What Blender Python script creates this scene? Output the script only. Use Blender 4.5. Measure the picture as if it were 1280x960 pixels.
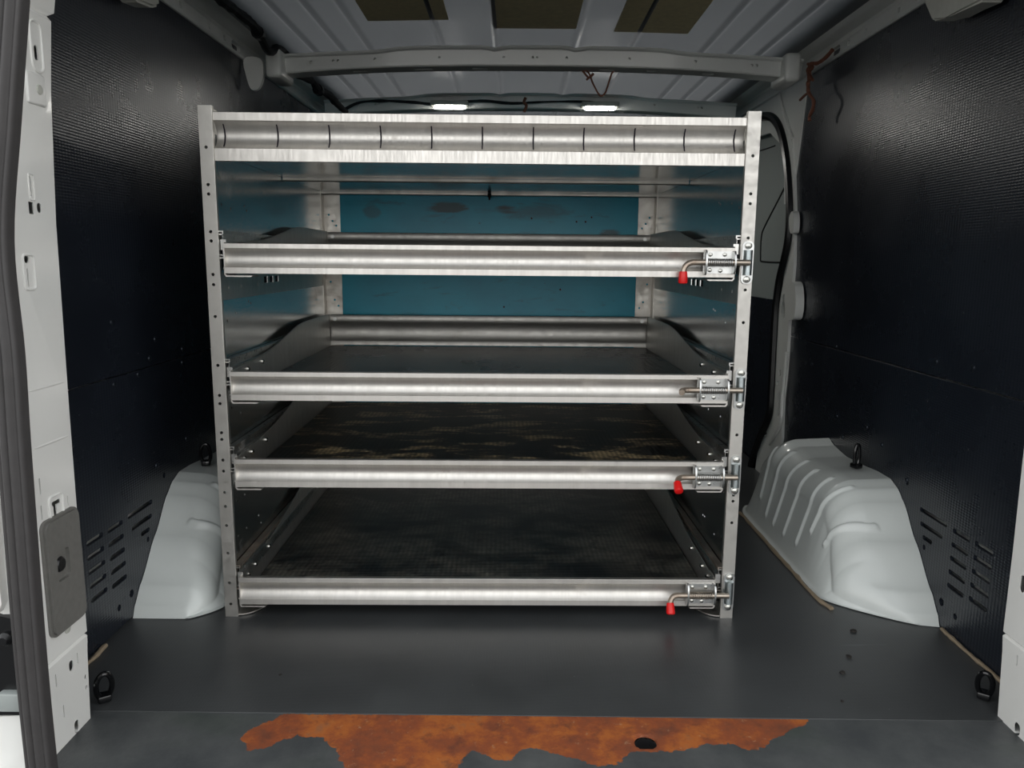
import bpy, bmesh, math, random
from mathutils import Vector, Matrix, noise
random.seed(4)
SC = bpy.context.scene
for o in list(bpy.data.objects): bpy.data.objects.remove(o)
PI = math.pi
R = math.radians

# ------------------------------------------------------------ camera
FPX = 955.0; CAMH = 0.80
PITCH = math.atan(156/955.); ROLL = R(.5); YAW = R(.24)
F_ = Vector((0, math.cos(PITCH), -math.sin(PITCH))); R_ = Vector((1, 0, 0)); U_ = R_.cross(F_)
mz = Matrix.Rotation(YAW, 3, 'Z')
F_, R_, U_ = mz @ F_, mz @ R_, mz @ U_
R_, U_ = R_*math.cos(ROLL)+U_*math.sin(ROLL), -R_*math.sin(ROLL)+U_*math.cos(ROLL)
CP = Vector((0, 0, CAMH))
cam = bpy.data.cameras.new('camera'); camo = bpy.data.objects.new('camera', cam)
SC.collection.objects.link(camo); SC.camera = camo
cam.sensor_width = 36; cam.sensor_fit = 'HORIZONTAL'; cam.lens = FPX/1280*36; cam.clip_start = .02
m3 = Matrix((R_, U_, -F_)).transposed()
camo.matrix_world = Matrix.Translation(CP) @ m3.to_4x4()

def ray(x, y): return F_ + R_*((x-640)/FPX) - U_*((y-480)/FPX)
def aX(x, y, X): d = ray(x, y); return CP + d*(X/d.x)          # measured point on a wall plane
def aY(x, y, Y): d = ray(x, y); return CP + d*(Y/d.y)
def aZ(x, y, Z): d = ray(x, y); return CP + d*((Z-CAMH)/d.z)

# ------------------------------------------------------------ world, light, exposure
w = bpy.data.worlds.new('world'); SC.world = w; w.use_nodes = True
nt = w.node_tree; nt.nodes.clear()
tc = nt.nodes.new('ShaderNodeTexCoord'); sp = nt.nodes.new('ShaderNodeSeparateXYZ'); rp = nt.nodes.new('ShaderNodeValToRGB')
bg = nt.nodes.new('ShaderNodeBackground'); ow = nt.nodes.new('ShaderNodeOutputWorld')
nt.links.new(tc.outputs['Generated'], sp.inputs[0]); nt.links.new(sp.outputs['Z'], rp.inputs[0])
rp.color_ramp.elements[0].position = 0.0; rp.color_ramp.elements[0].color = (1.0, .99, .965, 1)
rp.color_ramp.elements[1].position = .5; rp.color_ramp.elements[1].color = (.60, .615, .63, 1)
e = rp.color_ramp.elements.new(.2); e.color = (.95, .955, .955, 1)
nt.links.new(rp.outputs[0], bg.inputs[0]); bg.inputs[1].default_value = 1.5
nt.links.new(bg.outputs[0], ow.inputs[0])
SC.view_settings.view_transform = 'Standard'; SC.view_settings.look = 'None'
SC.view_settings.gamma = 1; SC.view_settings.use_curve_mapping = False
SC.view_settings.exposure = 0.72

# ------------------------------------------------------------ materials
def srgb(r, g, b):
    f = lambda c: c/12.92 if c <= .04045 else ((c+.055)/1.055)**2.4
    return (f(r/255), f(g/255), f(b/255), 1)
class N:
    def __init__(s, name):
        s.m = bpy.data.materials.new(name); s.m.use_nodes = True; s.t = s.m.node_tree
        s.b = s.t.nodes['Principled BSDF']; s.tc = s.n('ShaderNodeTexCoord')
    def n(s, k, **kw):
        x = s.t.nodes.new(k)
        for a, v in kw.items(): setattr(x, a, v)
        return x
    def l(s, a, b): s.t.links.new(a, b)
    def mapped(s, scale, src='Object'):
        m = s.n('ShaderNodeMapping'); m.inputs['Scale'].default_value = scale; s.l(s.tc.outputs[src], m.inputs[0]); return m.outputs[0]
    def noise(s, scale, detail=4, sc3=(1, 1, 1), rough=.55, dist=0):
        x = s.n('ShaderNodeTexNoise'); x.inputs['Scale'].default_value = scale; x.inputs['Detail'].default_value = detail
        x.inputs['Roughness'].default_value = rough; x.inputs['Distortion'].default_value = dist
        s.l(s.mapped(sc3), x.inputs['Vector']); return x.outputs['Fac']
    def ramp(s, src, stops):
        r = s.n('ShaderNodeValToRGB'); els = r.color_ramp.elements
        els[0].position, els[0].color = stops[0]; els[1].position, els[1].color = stops[-1]
        for p, c in stops[1:-1]: k = els.new(p); k.color = c
        s.l(src, r.inputs[0]); return r.outputs[0]
    def mix(s, fac, a, b, mode='MIX'):
        x = s.n('ShaderNodeMix', data_type='RGBA', blend_type=mode)
        for i, v in ((0, fac), (6, a), (7, b)):
            if hasattr(v, 'is_linked'): s.l(v, x.inputs[i])
            else: x.inputs[i].default_value = v
        return x.outputs[2]
    def math(s, op, a, b=0.0, clamp=False):
        x = s.n('ShaderNodeMath', operation=op); x.use_clamp = clamp
        for i, v in enumerate((a, b)):
            if hasattr(v, 'is_linked'): s.l(v, x.inputs[i])
            else: x.inputs[i].default_value = v
        return x.outputs[0]
    def set(s, **kw):
        for k, v in kw.items():
            i = s.b.inputs[k.replace('_', ' ')]
            if hasattr(v, 'is_linked'): s.l(v, i)
            else: i.default_value = v
        return s
    def bump(s, h, strength=.3, dist=.001, prev=None):
        x = s.n('ShaderNodeBump'); x.inputs['Strength'].default_value = strength; x.inputs['Distance'].default_value = dist
        s.l(h, x.inputs['Height'])
        if prev is not None: s.l(prev, x.inputs['Normal'])
        s.l(x.outputs[0], s.b.inputs['Normal']); return x.outputs[0]
    def hexmesh(s, ax, pitch):
        sp = s.n('ShaderNodeSeparateXYZ'); s.l(s.tc.outputs['Object'], sp.inputs[0])
        a, b = sp.outputs[ax[0]], sp.outputs[ax[1]]; k = 2*PI/pitch
        u = s.math('ADD', s.math('MULTIPLY', a, k*.5), s.math('MULTIPLY', b, k*.87))
        v = s.math('SUBTRACT', s.math('MULTIPLY', a, k*.5), s.math('MULTIPLY', b, k*.87))
        return s.math('MULTIPLY', s.math('SINE', u), s.math('SINE', v))
def g(v, a=1): return (v, v, v, a)

def aluminium(name, base, rough, sc3, streak=.12, bmp=.08, dirt=0.0, dirtcol=(.22, .17, .12, 1)):
    m = N(name)
    n1 = m.noise(9, 6, sc3, .65); n2 = m.noise(60, 5, (sc3[0]*1.0, sc3[1], sc3[2]), .6)
    c = m.ramp(n1, [(.3, tuple(x*(1-streak) for x in base[:3])+(1,)), (.7, base)])
    if dirt > 0:
        n3 = m.noise(7, 8, (1, 1, 1), .7)
        c = m.mix(m.ramp(n3, [(.62-dirt*.3, g(0)), (.80-dirt*.2, g(.65))]), c, dirtcol)
        m.set(Metallic=m.ramp(n3, [(.62-dirt*.3, g(1)), (.82-dirt*.2, g(.35))]))
    else: m.set(Metallic=1.0)
    r = m.ramp(n2, [(.3, g(rough*.8)), (.7, g(min(1, rough*1.3)))])
    m.set(Base_Color=c, Roughness=r); m.bump(n2, bmp, .0006)
    return m.m
M = {}
M['alu'] = aluminium('brushed_aluminium', (.62, .605, .57, 1), .45, (1, 6, 1), .14, .06, .10, (.36, .31, .24, 1))
M['alu_rail'] = aluminium('extruded_aluminium', (.69, .668, .63, 1), .44, (4, 1, .4), .10, .03, .05, (.46, .41, .34, 1))
M['alu_side'] = aluminium('sheet_aluminium', (.62, .64, .64, 1), .17, (.6, .6, 3), .12, .04, .05, (.22, .22, .2, 1))
M['alu_dirty'] = aluminium('worn_aluminium', (.66, .63, .58, 1), .40, (1, 2, 1), .25, .12, .28, (.20, .15, .10, 1))
M['zinc'] = aluminium('zinc_plated_steel', (.66, .67, .66, 1), .32, (1, 1, 1), .2, .1, .12, (.3, .22, .14, 1))
M['zinc_blue'] = aluminium('blue_zinc_plate', (.50, .56, .57, 1), .38, (1, 1, 1), .15, .1, .0)
M['worn_steel'] = aluminium('worn_steel_bolt', (.50, .44, .37, 1), .36, (3, 1, 1), .3, .1, .35, (.22, .10, .04, 1))
M['slide'] = aluminium('galvanised_slide', (.66, .66, .64, 1), .30, (1, 3, 1), .2, .1, .06)
M['slide_rust'] = aluminium('rusty_slide', (.50, .44, .38, 1), .40, (1, 3, 1), .3, .1, .45, (.25, .14, .08, 1))

def phenolic(name, ax, col=(26, 30, 37), rough=.42, pitch=.0075, strength=.35, scr=.0):
    m = N(name)
    n1 = m.noise(3.2, 6, (1, 1, 1), .6); n2 = m.noise(25, 8, (1, 1, 1), .75, .6)
    b = srgb(*col); b2 = tuple(x*1.55 for x in b[:3])+(1,)
    c = m.ramp(n1, [(.35, b), (.75, b2)])
    c = m.mix(m.ramp(n2, [(.66, g(0)), (.80, g(.30))]), c, srgb(74, 80, 86))
    ns = m.noise(16, 4, (1.2, .06, .06) if ax[0] == 'Y' else (.05, .9, 1), .6, .8); nk = m.noise(110, 2)
    c = m.mix(m.ramp(ns, [(.685, g(0)), (.71, g(.35))]), c, srgb(108, 112, 116))
    c = m.mix(m.ramp(nk, [(.755, g(0)), (.775, g(.55))]), c, srgb(128, 130, 128))
    if scr: 
        n3 = m.noise(5, 9, (.5, 1.2, 1), .8, 1.5)
        c = m.mix(m.ramp(n3, [(.60, g(0)), (.78, g(scr))]), c, srgb(92, 90, 84))
    m.set(Base_Color=c, Roughness=m.ramp(n1, [(.3, g(rough*.85)), (.7, g(rough*1.25))]))
    h = m.hexmesh(ax, pitch)
    p = m.bump(h, strength, .0006); m.bump(n2, .08, .0008, p)
    return m.m
M['lining'] = phenolic('dark_lining_board', ('Y', 'Z'), (27, 31, 38), .26, .010, .24)
M['floor'] = phenolic('dark_floor_board', ('X', 'Y'), (58, 60, 61), .33, .006, .10, .6)
M['mat2'] = phenolic('grey_textured_mat', ('X', 'Y'), (44, 49, 52), .25, .012, .5, .35)

def worn_mat(name, tan, lo, hi, sc3, scale, amt):
    m = N(name)
    n1 = m.noise(scale, 9, sc3, .68, .4); n2 = m.noise(40, 6, (1, 1, 1), .6)
    mask = m.math('MULTIPLY', m.ramp(n1, [(lo, g(0)), (hi, g(1))]), m.ramp(n2, [(.30, g(0)), (.55, g(amt))]))
    h = m.hexmesh(('X', 'Y'), .012)
    mask = m.math('MULTIPLY', mask, m.ramp(h, [(.0, g(.45)), (.5, g(1))]))
    c = m.mix(mask, srgb(17, 19, 22), srgb(*tan))
    m.set(Base_Color=c, Roughness=.36); m.bump(h, .7, .0006)
    return m.m
M['mat3'] = worn_mat('worn_rubber_mat', (224, 198, 152), .525, .58, (1, 3.0, 1), 4.5, 1.0)
M['mat4'] = worn_mat('dusty_rubber_mat', (150, 146, 132), .42, .62, (1, 2.2, 1), 4.2, .60)
M['mat1'] = worn_mat('dull_rubber_mat', (80, 80, 76), .55, .75, (1, 3, 1), 5, .4)

def paint(name, col, rough=.35, coat=.4, dirt=.25, dcol=(120, 118, 108)):
    m = N(name); n = m.noise(4, 8, (1, 1, 1), .7); n2 = m.noise(38, 6, (1, 1, 1), .8)
    c = m.mix(m.ramp(n, [(.55, g(0)), (.8, g(dirt))]), srgb(*col), srgb(*dcol))
    c = m.mix(m.ramp(n2, [(.70, g(0)), (.78, g(dirt))]), c, srgb(96, 92, 84))
    m.set(Base_Color=c, Roughness=rough, Coat_Weight=coat, Coat_Roughness=.12); return m.m
M['paint'] = paint('light_grey_body_paint', (226, 228, 224), .34, .5, .18)
M['paint_arch'] = paint('wheel_arch_paint', (212, 217, 214), .36, .45, .16)
M['paint_pillar'] = paint('white_body_paint', (232, 232, 228), .34, .5, .10)
M['paint_roof_shaded'] = paint('shade_darkened_roof_paint', (94, 98, 101), .32, .15, .35, (110, 112, 112))  # body paint darkened: the shade under the roof is put into its colour
M['paint_door'] = paint('grey_door_paint', (150, 156, 154), .4, .3, .2)
def plain(name, col, rough=.5, metal=0, bumpy=0, scale=40):
    m = N(name); n = m.noise(scale, 5); c0 = srgb(*col)
    m.set(Base_Color=m.ramp(n, [(.3, tuple(x*.85 for x in c0[:3])+(1,)), (.7, c0)]), Roughness=rough, Metallic=metal)
    if bumpy: m.bump(n, bumpy, .001)
    return m.m
M['rubber'] = plain('ribbed_rubber', (62, 60, 60), .55, 0, .1)
M['black'] = plain('black_plastic', (16, 17, 19), .32)
M['blackgloss'] = plain('glossy_black_metal', (14, 15, 17), .16)
M['tape'] = plain('black_loom_tape', (20, 21, 24), .6, 0, .5, 120)
M['greyplastic'] = plain('grey_plastic', (112, 111, 107), .55, 0, .2, 90)
M['red'] = plain('red_plastic', (222, 22, 22), .38)
M['ink'] = plain('black_marker_ink', (34, 28, 44), .5)
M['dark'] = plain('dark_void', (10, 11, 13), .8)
M['cream'] = plain('cream_plastic', (196, 197, 188), .4)
M['foam'] = plain('tan_foam', (232, 216, 172), .9, 0, .3, 60)
M['cordbrown'] = plain('brown_cord', (132, 84, 66), .7, 0, .4, 200)
M['sealant'] = plain('tan_sealant', (150, 134, 112), .7, 0, .5, 60)
M['asphalt'] = plain('asphalt', (84, 84, 83), .9, 0, .3, 20)
M['screw'] = plain('dark_screw', (44, 50, 58), .3, .6)
M['boltbright'] = plain('bright_bolt', (196, 196, 190), .25, 1)
M['leaf'] = plain('dark_grit', (36, 33, 30), .8)
# teal sheet with smears
m = N('teal_painted_sheet')
n1 = m.noise(3, 5, (1, 1, 1.6), .6); n2 = m.noise(5.5, 9, (1, 1, 4.5), .68, .5); n3 = m.noise(55, 3)
c = m.ramp(n1, [(.3, srgb(0, 148, 176)), (.7, srgb(8, 172, 200))])
c = m.mix(m.ramp(n2, [(.57, g(0)), (.72, g(.7))]), c, srgb(30, 76, 84))
sxyz = m.n('ShaderNodeSeparateXYZ'); m.l(m.tc.outputs['Object'], sxyz.inputs[0])
for cx_, cz_, rx_, rz_, st in ((-.135, .965, .075, .018, .85), (.055, .962, .050, .016, .9), (.16, .955, .12, .03, .45), (.40, .885, .04, .016, .8), (-.39, .955, .03, .03, .5)):
    ux = m.math('DIVIDE', m.math('SUBTRACT', sxyz.outputs['X'], cx_), rx_); uz = m.math('DIVIDE', m.math('SUBTRACT', sxyz.outputs['Z'], cz_), rz_)
    dd = m.math('ADD', m.math('MULTIPLY', ux, ux), m.math('MULTIPLY', uz, uz)); dd = m.math('ADD', dd, m.math('MULTIPLY', m.math('SUBTRACT', n2, .5), 4.0))
    c = m.mix(m.ramp(dd, [(.35, g(st)), (1.0, g(0))]), c, srgb(34, 56, 58))
c = m.mix(m.ramp(n3, [(.72, g(0)), (.76, g(.5))]), c, srgb(20, 40, 44))
m.set(Base_Color=c, Roughness=.35); M['teal'] = m.m
# lamp lens
m = N('led_lens'); m.set(Base_Color=g(.9), Emission_Color=(1, .98, .93, 1), Emission_Strength=11.0); M['lens'] = m.m
# steel sill with rust (attribute drawn as a stain shape)
m = N('rusty_steel_sill')
at = m.n('ShaderNodeAttribute'); at.attribute_name = 'rust'
nn = m.noise(60, 8, (1, 1, 1), .75); nb = m.noise(11, 8, (1, 1, 1), .7); nc = m.noise(26, 6, (1, 1, 1), .7)
nq = m.noise(24, 9, (1, 1, 1), .8)
d = m.math('ADD', at.outputs['Fac'], m.math('ADD', m.math('MULTIPLY', m.math('SUBTRACT', nn, .5), .018), m.math('MULTIPLY', m.math('SUBTRACT', nq, .5), .036)))
mask = m.ramp(m.math('ADD', m.math('MULTIPLY', d, 250), .5), [(.40, g(0)), (.60, g(1))])
rust = m.ramp(nb, [(.32, srgb(112, 62, 40)), (.48, srgb(138, 70, 34)), (.60, srgb(168, 92, 34)), (.75, srgb(128, 92, 66))])
rust = m.mix(m.ramp(nc, [(.52, g(0)), (.70, g(.75))]), rust, srgb(92, 50, 34))
rust = m.mix(m.ramp(nn, [(.60, g(0)), (.72, g(.7))]), rust, srgb(186, 150, 116))
green = m.noise(2.3, 7, (1, 2, 1), .6)
base = m.ramp(m.noise(7, 8, (1, 1, 1), .7), [(.35, srgb(62, 65, 67)), (.68, srgb(86, 88, 88))])
base = m.mix(m.ramp(green, [(.54, g(0)), (.72, g(.5))]), base, srgb(56, 70, 56))
base = m.mix(m.ramp(m.noise(40, 8, (.5, 1, 1), .8), [(.66, g(0)), (.76, g(.5))]), base, srgb(120, 122, 114))
m.set(Base_Color=m.mix(mask, base, rust), Roughness=m.ramp(mask, [(0, g(.42)), (1, g(.85))]))
hh = m.math('ADD', m.math('MULTIPLY', mask, .6), nn); m.bump(hh, .35, .002); M['sill'] = m.m

# ------------------------------------------------------------ mesh helpers
def mk(name, bm, mat, parent=None, angle=32, loc=None):
    bmesh.ops.recalc_face_normals(bm, faces=bm.faces)
    for f in bm.faces: f.smooth = True
    for ed in bm.edges:
        if len(ed.link_faces) == 2 and ed.calc_face_angle(0) > R(angle): ed.smooth = False
    me = bpy.data.meshes.new(name); bm.to_mesh(me); bm.free()
    me.materials.append(mat)
    o = bpy.data.objects.new(name, me); SC.collection.objects.link(o)
    if parent: o.parent = parent
    if loc: o.location = loc
    return o
def empty(name, loc=(0, 0, 0), rz=0, parent=None):
    o = bpy.data.objects.new(name, None); SC.collection.objects.link(o); o.location = loc; o.rotation_euler.z = rz
    o.empty_display_size = .05
    if parent: o.parent = parent
    return o
def tag(o, label=None, cat=None, group=None, kind=None):
    if label: o['label'] = label
    if cat: o['category'] = cat
    if group: o['group'] = group
    if kind: o['kind'] = kind
    return o
def struct(o): o['kind'] = 'structure'; return o
def copy_tree(o, parent=None):
    c = o.copy(); SC.collection.objects.link(c)
    if parent: c.parent = parent
    for ch in [x for x in bpy.data.objects if x.parent == o]: copy_tree(ch, c)
    return c
def box(bm, x0, x1, y0, y1, z0, z1, bev=0, seg=2):
    r = bmesh.ops.create_cube(bm, size=1)
    bmesh.ops.transform(bm, matrix=Matrix.Translation(((x0+x1)/2, (y0+y1)/2, (z0+z1)/2)) @ Matrix.Diagonal((x1-x0, y1-y0, z1-z0, 1)), verts=r['verts'])
    if bev:
        es = list({e for v in r['verts'] for e in v.link_edges})
        bmesh.ops.bevel(bm, geom=es, offset=bev, segments=seg, affect='EDGES', profile=.5)
    return bm
def prism(bm, pts, axis, a0, a1, bev=0):
    """closed outline pts (two coordinates in the plane across AXIS) extruded from a0 to a1"""
    def P(p, a): return {'x': (a, p[0], p[1]), 'y': (p[0], a, p[1]), 'z': (p[0], p[1], a)}[axis]
    n = len(pts)
    va = [bm.verts.new(P(p, a0)) for p in pts]; vb = [bm.verts.new(P(p, a1)) for p in pts]
    fa = bm.faces.new(va); fb = bm.faces.new(vb[::-1])
    for i in range(n): bm.faces.new((va[i], va[(i+1) % n], vb[(i+1) % n], vb[i]))
    return bm
def tube(bm, pts, r, seg=10, cap=True, closed=False):
    P = [Vector(p) for p in pts]; n = len(P); rings = []; up = None
    for i, p in enumerate(P):
        if closed: t = (P[(i+1) % n]-P[i-1]).normalized()
        else: t = (P[min(i+1, n-1)]-P[max(i-1, 0)]).normalized()
        if up is None:
            up = Vector((0, 0, 1)) if abs(t.z) < .9 else Vector((1, 0, 0))
        s = t.cross(up).normalized(); up = s.cross(t).normalized()
        rr = r[i] if isinstance(r, (list, tuple)) else r
        rings.append([bm.verts.new(p+(s*math.cos(2*PI*k/seg)+up*math.sin(2*PI*k/seg))*rr) for k in range(seg)])
    m_ = n if closed else n-1
    for i in range(m_):
        a, b = rings[i], rings[(i+1) % n]
        for k in range(seg): bm.faces.new((a[k], a[(k+1) % seg], b[(k+1) % seg], b[k]))
    if cap and not closed: bm.faces.new(rings[0][::-1]); bm.faces.new(rings[-1])
    return bm
def cyl(bm, c, axis, r, h, seg=16, r2=None):
    d = {'x': Vector((1, 0, 0)), 'y': Vector((0, 1, 0)), 'z': Vector((0, 0, 1))}[axis] if isinstance(axis, str) else axis.normalized()
    c = Vector(c); return tube(bm, [c-d*h/2, c+d*h/2], [r, r if r2 is None else r2], seg)
def spline(pts, n=8, closed=False):
    P = [Vector(p) for p in pts]; out = []; m_ = len(P)
    rng = range(m_) if closed else range(m_-1)
    for i in rng:
        p0 = P[i-1] if (i > 0 or closed) else P[0]; p1 = P[i]; p2 = P[(i+1) % m_]; p3 = P[(i+2) % m_] if closed else P[min(i+2, m_-1)]
        for k in range(n):
            t = k/n
            out.append(.5*((2*p1)+(p2-p0)*t+(2*p0-5*p1+4*p2-p3)*t*t+(3*p1-p0-3*p2+p3)*t**3))
    if not closed: out.append(P[-1])
    return out
def rrect(cx, cy, w, h, r, seg=5):
    o = []
    for sx, sy, a in ((1, 1, 0), (-1, 1, 90), (-1, -1, 180), (1, -1, 270)):
        for k in range(seg+1):
            t = R(a+90*k/seg); o.append((cx+sx*(w/2-r)+r*math.cos(t), cy+sy*(h/2-r)+r*math.sin(t)))
    return o
def cut(o, bm):
    """take the solids in bm out of object o (o and bm share coordinates)"""
    bmesh.ops.recalc_face_normals(bm, faces=bm.faces)
    me = bpy.data.meshes.new('c'); bm.to_mesh(me); bm.free()
    c = bpy.data.objects.new('c', me); SC.collection.objects.link(c); 
    par = o.parent; ml = o.matrix_basis.copy(); o.parent = None; o.matrix_basis = Matrix.Identity(4)
    md = o.modifiers.new('b', 'BOOLEAN'); md.object = c; md.operation = 'DIFFERENCE'; md.solver = 'EXACT'; md.use_self = True
    dg = bpy.context.evaluated_depsgraph_get(); dg.update()
    new = bpy.data.meshes.new_from_object(o.evaluated_get(dg))
    o.modifiers.clear(); old = o.data; nm = old.name; mats = [x for x in old.materials]
    o.data = new; bpy.data.meshes.remove(old); new.name = nm
    new.materials.clear()
    for x in mats: new.materials.append(x)
    bpy.data.objects.remove(c); bpy.data.meshes.remove(me)
    b2 = bmesh.new(); b2.from_mesh(new)
    for f in b2.faces: f.smooth = True; f.material_index = 0
    for ed in b2.edges: ed.smooth = not (len(ed.link_faces) == 2 and ed.calc_face_angle(0) > R(30))
    b2.to_mesh(new); b2.free()
    if par: o.parent = par
    o.matrix_basis = ml
    return o
def rail_profile(h, lipt, lipb, deep, th=.0025, n=12):
    """extruded rail section in (y, z): flat lip, concave channel, flat lip; front faces -y"""
    f = [(.004, 0), (.0, .0), (0, lipb-.002), (.002, lipb)]
    for k in range(n+1):
        t = k/n; f.append((.003+deep*math.sin(PI*t)**.75, lipb+(h-lipt-lipb)*t))
    f += [(.002, h-lipt), (0, h-lipt+.002), (0, h-.001), (.001, h), (.012, h)]
    b = [(.012, h-th)]+[(y+th, min(z, h-th) if z > h/2 else max(z, 0)) for y, z in f[-3:3:-1]]
    b += [(.012, th), (.012, 0)]
    return f+b

# ============================================================ STRUCTURE
WL, WR = -.85, .95
# ground outside
bm = bmesh.new(); box(bm, -15, 15, -20, 6, -.65, -.60); o = struct(mk('ground', bm, M['asphalt']))
# floor board
bm = bmesh.new(); box(bm, WL-.02, WR+.02, 1.245, 3.95, -.012, 0, .0004, 1)
struct(mk('floor', bm, M['floor']))
# sill strip with rust stain shape
RUST = [(300,925),(306,916),(322,908),(345,899),(352,893),(1003,893),(1012,899),(1002,905),(985,915),(968,922),(955,934),(935,938),(918,930),(880,931),(850,939),(822,938),(812,941),(790,940),(782,944),(770,956),(742,958),(722,948),(700,944),(668,934),(655,936),(640,950),(618,950),(605,940),(590,938),(575,952),(560,968),(520,972),(470,970),(440,965),(425,950),(420,936),(402,922),(372,919),(350,926),(330,936),(312,938)]
RP = [aZ(x, y, -.0015).xy for x, y in RUST]
def sdist(p):
    best = 9; ins = False; n = len(RP)
    for i in range(n):
        a, b = RP[i], RP[(i+1) % n]; ab = b-a; t = max(0, min(1, (p-a).dot(ab)/ab.length_squared))
        best = min(best, (p-a-ab*t).length)
        if (a.y > p.y) != (b.y > p.y) and p.x < (b.x-a.x)*(p.y-a.y)/(b.y-a.y)+a.x: ins = not ins
    return best if ins else -best
bm = bmesh.new(); nx, ny = 340, 54; x0, x1, y0, y1 = -.80, .90, .98, 1.245; V = []
for j in range(ny+1):
    V.append([bm.verts.new((x0+(x1-x0)*i/nx, y0+(y1-y0)*j/ny, -.0015)) for i in range(nx+1)])
hole = aZ(807, 927, -.0015)
for j in range(ny):
    for i in range(nx):
        c = V[j][i].co.lerp(V[j+1][i+1].co, .5)
        if ((c.x-hole.x)/.0165)**2+((c.y-hole.y)/.0165)**2 < 1: continue
        bm.faces.new((V[j][i], V[j][i+1], V[j+1][i+1], V[j+1][i]))
for vv in [v for v in bm.verts if not v.link_faces]: bm.verts.remove(vv)
# circular rim for the drain hole
for v in bm.verts:
    d = (v.co.xy-hole.xy); 
    if d.length < .0225 and any(e_.is_boundary for e_ in v.link_edges): v.co.xy = hole.xy+d.normalized()*.0185; v.co.z = -.006
ext = [e_ for e_ in bm.edges if e_.is_boundary and (e_.verts[0].co.y < y0+1e-5 and e_.verts[1].co.y < y0+1e-5)]
r_ = bmesh.ops.extrude_edge_only(bm, edges=ext)
for v in r_['geom']:
    if isinstance(v, bmesh.types.BMVert): v.co.z = -.12; v.co.y -= .01
sill = struct(mk('trim_1', bm, M['sill'], angle=60))
at_ = sill.data.attributes.new('rust', 'FLOAT', 'POINT')
for i, v in enumerate(sill.data.vertices): at_.data[i].value = max(-.02, min(.02, sdist(v.co.xy)))
bm = bmesh.new(); cyl(bm, (hole.x, hole.y, -.035), 'z', .0186, .052, 24); bm.faces.ensure_lookup_table()
bmesh.ops.delete(bm, geom=[f for f in bm.faces if f.normal.z > .9 or (len(f.verts) > 4 and f.calc_center_median().z > -.02)], context='FACES')
tube(bm, spline([(hole.x-.016, hole.y+.008, -.030), (hole.x, hole.y+.003, -.026), (hole.x+.016, hole.y+.008, -.028)], 5), .0028, 8)
mk('drain_cup', bm, M['dark'], sill)  # cup coloured near-black: shade inside the drain hole put into its colour
bm = bmesh.new(); box(bm, WL-.1, WR+.1, .99, 3.95, -.10, -.03); struct(mk('trim_2', bm, M['paint']))

# side walls: steel skin with lining boards, slots cut through the lower board
def side_wall(name, X, s, y0, y1):
    bm = bmesh.new(); xs = sorted((X+s*.055, X+s*.075)); box(bm, xs[0], xs[1], 1.27, y1, -.03, 1.47)
    wobj = struct(mk(name, bm, M['paint']))
    xs = sorted((X, X+s*.008))
    bm = bmesh.new(); box(bm, xs[0], xs[1], y0, y1, .5475, 1.425, .001, 1); mk('lining_board', bm, M['lining'], wobj)
    bm = bmesh.new(); box(bm, xs[0], xs[1], y0, y1, .004, .5445, .001, 1); lo = mk('lining_board', bm, M['lining'], wobj)
    return wobj, lo
SL = []   # ventilation slots: (y centre, z, length) measured on the wall
for k in range(5): SL.append((1.475, .232-k*.030, .062))
for k in range(5): SL.append((1.555, .226-k*.031+.004, .062))
SL += [(1.665, .232, .115), (1.668, .200, .095), (1.68, .172, .040)]
HL = [(1.69, .150, .006), (1.79, .275, .0065), (1.60, .058, .009), (1.545, .050, .007)]
def slot_cutters(X):
    bm = bmesh.new()
    for y, z, L in SL: prism(bm, rrect(y, z, L, .0105, .005, 4), 'x', X-.03, X+.03)
    for y, z, r in HL: cyl(bm, (X, y, z), 'x', r, .06, 14)
    return bm
wall_l, low_l = side_wall('wall_left', WL, -1, 1.20, 3.9); cut(low_l, slot_cutters(WL))
wall_r, low_r = side_wall('wall_right', WR, 1, 1.20, 2.70); cut(low_r, slot_cutters(WR))
bm = bmesh.new(); prism(bm, rrect(2.30, .80, .10, .03, .01), 'x', 0, .001); bm.free()
# domed screws on the boards
for X, s, wobj, px in ((WL, 1, wall_l, [(143,481),(187,448),(173,468),(228,436),(228,453),(194,424),(233,548),(140,403),(196,582)]),
                       (WR, -1, wall_r, [(1000,423),(1045,433),(1046,520),(1053,546),(1083,534),(1102,556),(1133,600),(1015,455),(1170,452),(1216,460)])):
    for x, y in px:
        p = aX(x, y, X); bm = bmesh.new(); tube(bm, [(X, p.y, p.z), (X+s*.002, p.y, p.z), (X+s*.0035, p.y, p.z)], [.007, .0062, .003], 12)
        mk('screw_head', bm, M['screw'], wobj)
# front bulkhead
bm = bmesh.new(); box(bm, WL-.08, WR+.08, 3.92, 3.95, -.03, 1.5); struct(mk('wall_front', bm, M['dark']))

# roof skin with pressed ribs
def roof_z(x): return 1.478-.022*((x-.05)/.85)**2
bm = bmesh.new(); ribs = [-.66, -.57, -.48, -.245, -.07, .18, .36, .595, .69, .78]
xs = [-.95+.005*i for i in range(401)]; prof = []
for x in xs:
    z = roof_z(x)
    for rx in ribs:
        d = abs(x-rx); z -= .007*max(0, 1-(d/.011)**2) if d < .011 else 0
    prof.append((x, z))
prev = None
for y in [1.03+.1*i for i in range(30)]:
    row = [bm.verts.new((x, y, z)) for x, z in prof]
    if prev:
        for i in range(len(row)-1): bm.faces.new((prev[i], prev[i+1], row[i+1], row[i]))
    prev = row
r_ = bmesh.ops.solidify(bm, geom=bm.faces[:], thickness=-.01)
struct(mk('ceiling', bm, M['paint_roof_shaded'], angle=60))

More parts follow.
